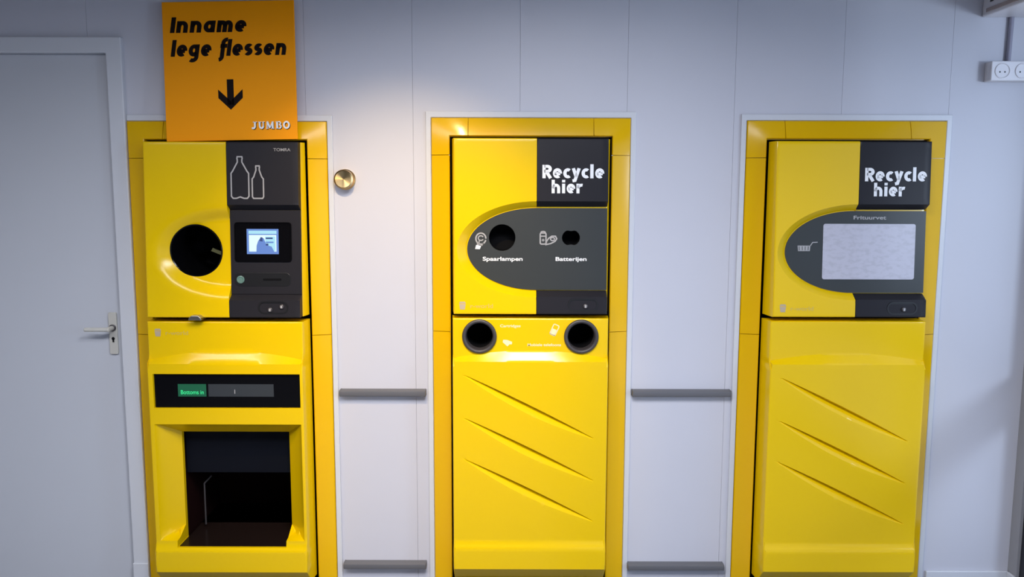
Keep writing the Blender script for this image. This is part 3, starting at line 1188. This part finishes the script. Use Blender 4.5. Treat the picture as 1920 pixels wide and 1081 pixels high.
print_polys('fryer_icon', 'print_grey', ic + strip([(-0.148, 1.396), (-0.138, 1.411), (-0.119, 1.412)], 0.0034), fi, du)
gr = []
for i in range(4): gr += strip([(-0.188 + 0.011 * i, 1.381), (-0.189 + 0.0115 * i, 1.396)], 0.0022)
print_polys('fryer_icon', 'insert', gr, fi, du, lift=0.0013)
lock(pb, 0.199, 1.164, Fu)
lock_cylinder(pb, 0.204, 1.160, Fu)
emblem(du, -0.266, 1.148, lambda x, z: Fu(z))
lower_plain(Rr)
finish(Rr, 0.0)

# ------------------------------------------------------------------ sign standing on the left machine
sg = tag(empty('notice_sign', (-1.0560, -0.072, 1.789)),
         'square orange sign with black words Inname lege flessen and arrow, above the left machine', 'sign')
sg.rotation_euler = (math.radians(-4.0), math.radians(-1.1), 0)
SW, SH = 0.494, 0.516
MB().prism([(-SW / 2, 0), (SW / 2, 0), (SW / 2, SH), (-SW / 2, SH)], -0.008, 0.0).build('board', 'sign', sg, bevel=0.0015)


def spx(u, v):          # measured on the sign: fractions of its face
    return (-SW / 2 + SW * u, SH * (1 - v))


zero = lambda x, z: 0.0
zA, hA = SH * (1 - 0.222), SH * 0.112
print_polys('lettering', 'sign_text', own_text('Inname', -SW / 2 + 0.052 * SW, -SW / 2 + 0.635 * SW, zA, hA, t=0.245, shear=0.16, italic=True), zero, sg)
zB, hB = SH * (1 - 0.392), SH * 0.114
print_polys('lettering', 'sign_text', own_text('lege flessen', -SW / 2 + 0.054 * SW, -SW / 2 + 0.935 * SW, zB, hB, t=0.245, shear=0.16, italic=True), zero, sg)
ar = [[(-0.0125, 0.105), (0.0125, 0.105), (0.0125, 0.010), (-0.0125, 0.010)],
      [(0.0, -0.008), (-0.046, 0.036), (-0.046, 0.068), (0.0, 0.024)],
      [(0.0, -0.008), (0.046, 0.036), (0.046, 0.068), (0.0, 0.024)]]
ax, az = spx(0.500, 0.764)
print_polys('arrow', 'sign_text', [[(x + ax, z + az) for x, z in p] for p in ar], zero, sg)
def serif_word():
    """heavy serif capitals J U M B O in a unit of cap height 1, advance widths as listed"""
    L_ = []

    def put(x, w, strips_):
        for pl, t, cl in strips_:
            for q in strip(pl, t, cl): L_.append([(x + px, pz) for px, pz in q])
        return x + w
    x = 0.0
    x = put(x, 0.88, [([(0.50, 1), (0.50, 0.32), (0.42, 0.15), (0.26, 0.10), (0.08, 0.16)], 0.24, False), ([(0.24, 0.95), (0.76, 0.95)], 0.10, False)])
    x = put(x, 1.05, [([(0.25, 1), (0.25, 0.38), (0.33, 0.17), (0.50, 0.10), (0.66, 0.17), (0.73, 0.38)], 0.22, False), ([(0.73, 0.34), (0.73, 1)], 0.13, False),
                      ([(0.06, 0.95), (0.46, 0.95)], 0.10, False), ([(0.58, 0.95), (0.90, 0.95)], 0.10, False)])
    x = put(x, 1.28, [([(0.18, 0), (0.18, 1)], 0.12, False), ([(0.22, 1), (0.55, 0.12)], 0.24, False), ([(0.58, 0.12), (0.88, 1)], 0.12, False),
                      ([(0.92, 0), (0.92, 1)], 0.25, False), ([(0.04, 0.05), (0.34, 0.05)], 0.10, False), ([(0.72, 0.05), (1.12, 0.05)], 0.10, False)])
    x = put(x, 0.98, [([(0.24, 0), (0.24, 1)], 0.25, False), ([(0.06, 0.95), (0.50, 0.95)], 0.10, False), ([(0.06, 0.05), (0.52, 0.05)], 0.10, False),
                      (arc(0.48, 0.745, 0.22, 0.20, 90, -90, 10), 0.15, False), (arc(0.50, 0.285, 0.26, 0.235, 90, -90, 10), 0.17, False)])
    x = put(x, 1.04, [(arc(0.50, 0.50, 0.34, 0.43, 0, 348, 28), 0.22, True)])
    return x, L_


wj, pj = serif_word()
for mm, dx, dz_, lf in (('sign_text', 0.0022, -0.0024, 0.0006), ('white', 0.0, 0.0, 0.0012)):
    print_polys('lettering', mm, [[(SW * 0.150 + px * (SW * 0.300 / wj) + dx, SH * 0.078 + pz * 0.0275 + dz_) for px, pz in p] for p in pj], zero, sg, lift=lf)

# ------------------------------------------------------------------ bumper rails on the wall
rails = [(-0.6845, -0.341, 0.805, 'upper grey bumper rail on the wall between the left and middle machines'),
         (-0.683, -0.346, 0.0865, 'lower grey bumper rail on the wall between the left and middle machines'),
         (0.478, 0.872, 0.8065, 'upper grey bumper rail on the wall between the middle and right machines'),
         (0.4735, 0.867, 0.0835, 'lower grey bumper rail on the wall between the middle and right machines')]
for x0, x1, z, lab in rails:
    r = tag(empty('bumper_rail', ((x0 + x1) / 2, 0, z)), lab, 'rail', 'grey bumper rails between the machines')
    w = (x1 - x0) / 2 - 0.006
    sec = [(0.0095, 0.0088), (0.024, 0.0105), (0.030, 0.0125)]
    prof = [(-0.0002, -0.0125), (-0.028, -0.0125), (-0.034, -0.009), (-0.036, 0.0), (-0.034, 0.009), (-0.028, 0.0125), (-0.0002, 0.0125)]
    mb = MB()
    for s in (-w, w): mb.v += [(s, y, zz) for y, zz in prof]
    k = len(prof)
    for i in range(k): mb.f.append((i, (i + 1) % k, k + (i + 1) % k, k + i))
    mb.f += [tuple(range(k)), tuple(reversed(range(k, 2 * k)))]
    mb.build('rail_profile', 'rail', r, smooth=35)
    for s in (-1, 1):
        mb = MB()
        xa, xb, xc = s * w, s * (w + 0.004), s * (w + 0.006)
        for xx, q in ((xa, 1.04), (xb, 1.04), (xc, 0.86)): mb.v += [(xx, y * (1 if q > 1 else 0.93) * (1.02 if q > 1 else 1), zz * q) for y, zz in prof]
        for j in range(2):
            for i in range(k): mb.f.append((j * k + i, j * k + (i + 1) % k, (j + 1) * k + (i + 1) % k, (j + 1) * k + i))
        mb.f.append(tuple(2 * k + i for i in range(k)))
        mb.build('end_cap', 'rail', r, smooth=35)

# ------------------------------------------------------------------ brass disc
kb = tag(empty('brass_knob', (-0.646, 0, 1.645)), 'small round brass knob on the white wall right of the left machine', 'knob')
MB().revolve(0, 0, [(0.0395, 0.0), (0.0395, 0.006), (0.036, 0.009), (0.020, 0.0095)], 48).build('rose', 'brass', kb, smooth=30)
mb = MB()
mb.revolve(0, 0, [(0.018, 0.008), (0.018, 0.020), (0.034, 0.030), (0.0372, 0.036), (0.0365, 0.044), (0.031, 0.0475), (0.008, 0.0445), (0.0002, 0.044)], 48)
mb.build('knob_head', 'brass', kb, smooth=38)

# ------------------------------------------------------------------ top right: socket, conduit, heater
sk = tag(empty('wall_socket', (1.880, 0, 2.0555)), 'white surface mounted double socket high on the wall at the right edge', 'socket')
box('socket_box', 'white_plastic', -0.080, 0.080, -0.046, 0, -0.0365, 0.0365, sk, bevel=0.004, seg=3)
for sx in (-0.038, 0.038):
    cv = MB()
    cv.revolve(sx, 0, [(0.0285, 0.0455), (0.0285, 0.0485), (0.0265, 0.0490), (0.0245, 0.0465), (0.0240, 0.0462)], 32)
    cv.cap(sx, 0, 0.0241, 0.0463, 32)
    c = cv.build('socket_cover', 'white_plastic', sk, smooth=30)
    for dx in (-0.0095, 0.0095):
        MB().cap(sx + dx, -0.004, 0.0032, 0.0467, 12).build('pin_hole', 'black', c)
cd = MB().tube((1.882, -0.0095, 2.0885), (1.8845, -0.0095, 2.2588), 0.0088)
tag(cd.build('conduit', 'grey_plastic', smooth=40), 'thin grey cable conduit running up from the wall socket', 'conduit')
ht = tag(empty('wall_heater', (1.776, 0, 2.259)), 'white slotted ventilation unit cut off by the top right corner', 'ventilation unit')
box('casing', 'white_plastic', 0.0, 0.262, -1.10, -0.0005, 0.0, 0.36, ht, bevel=0.006)
box('edge_strip', 'brown', -0.003, 0.001, -1.08, -0.03, 0.012, 0.026, ht, bevel=0.001)
for i in range(24):
    y = -0.05 - 0.042 * i
    mb = MB()
    mb.prism([(0, 0), (0.001, 0), (0.001, 0.001), (0, 0.001)], 0, 0.001)
    box('vent_slot', 'rubber', -0.0012, 0.004, y - 0.020, y, 0.045, 0.060, ht)
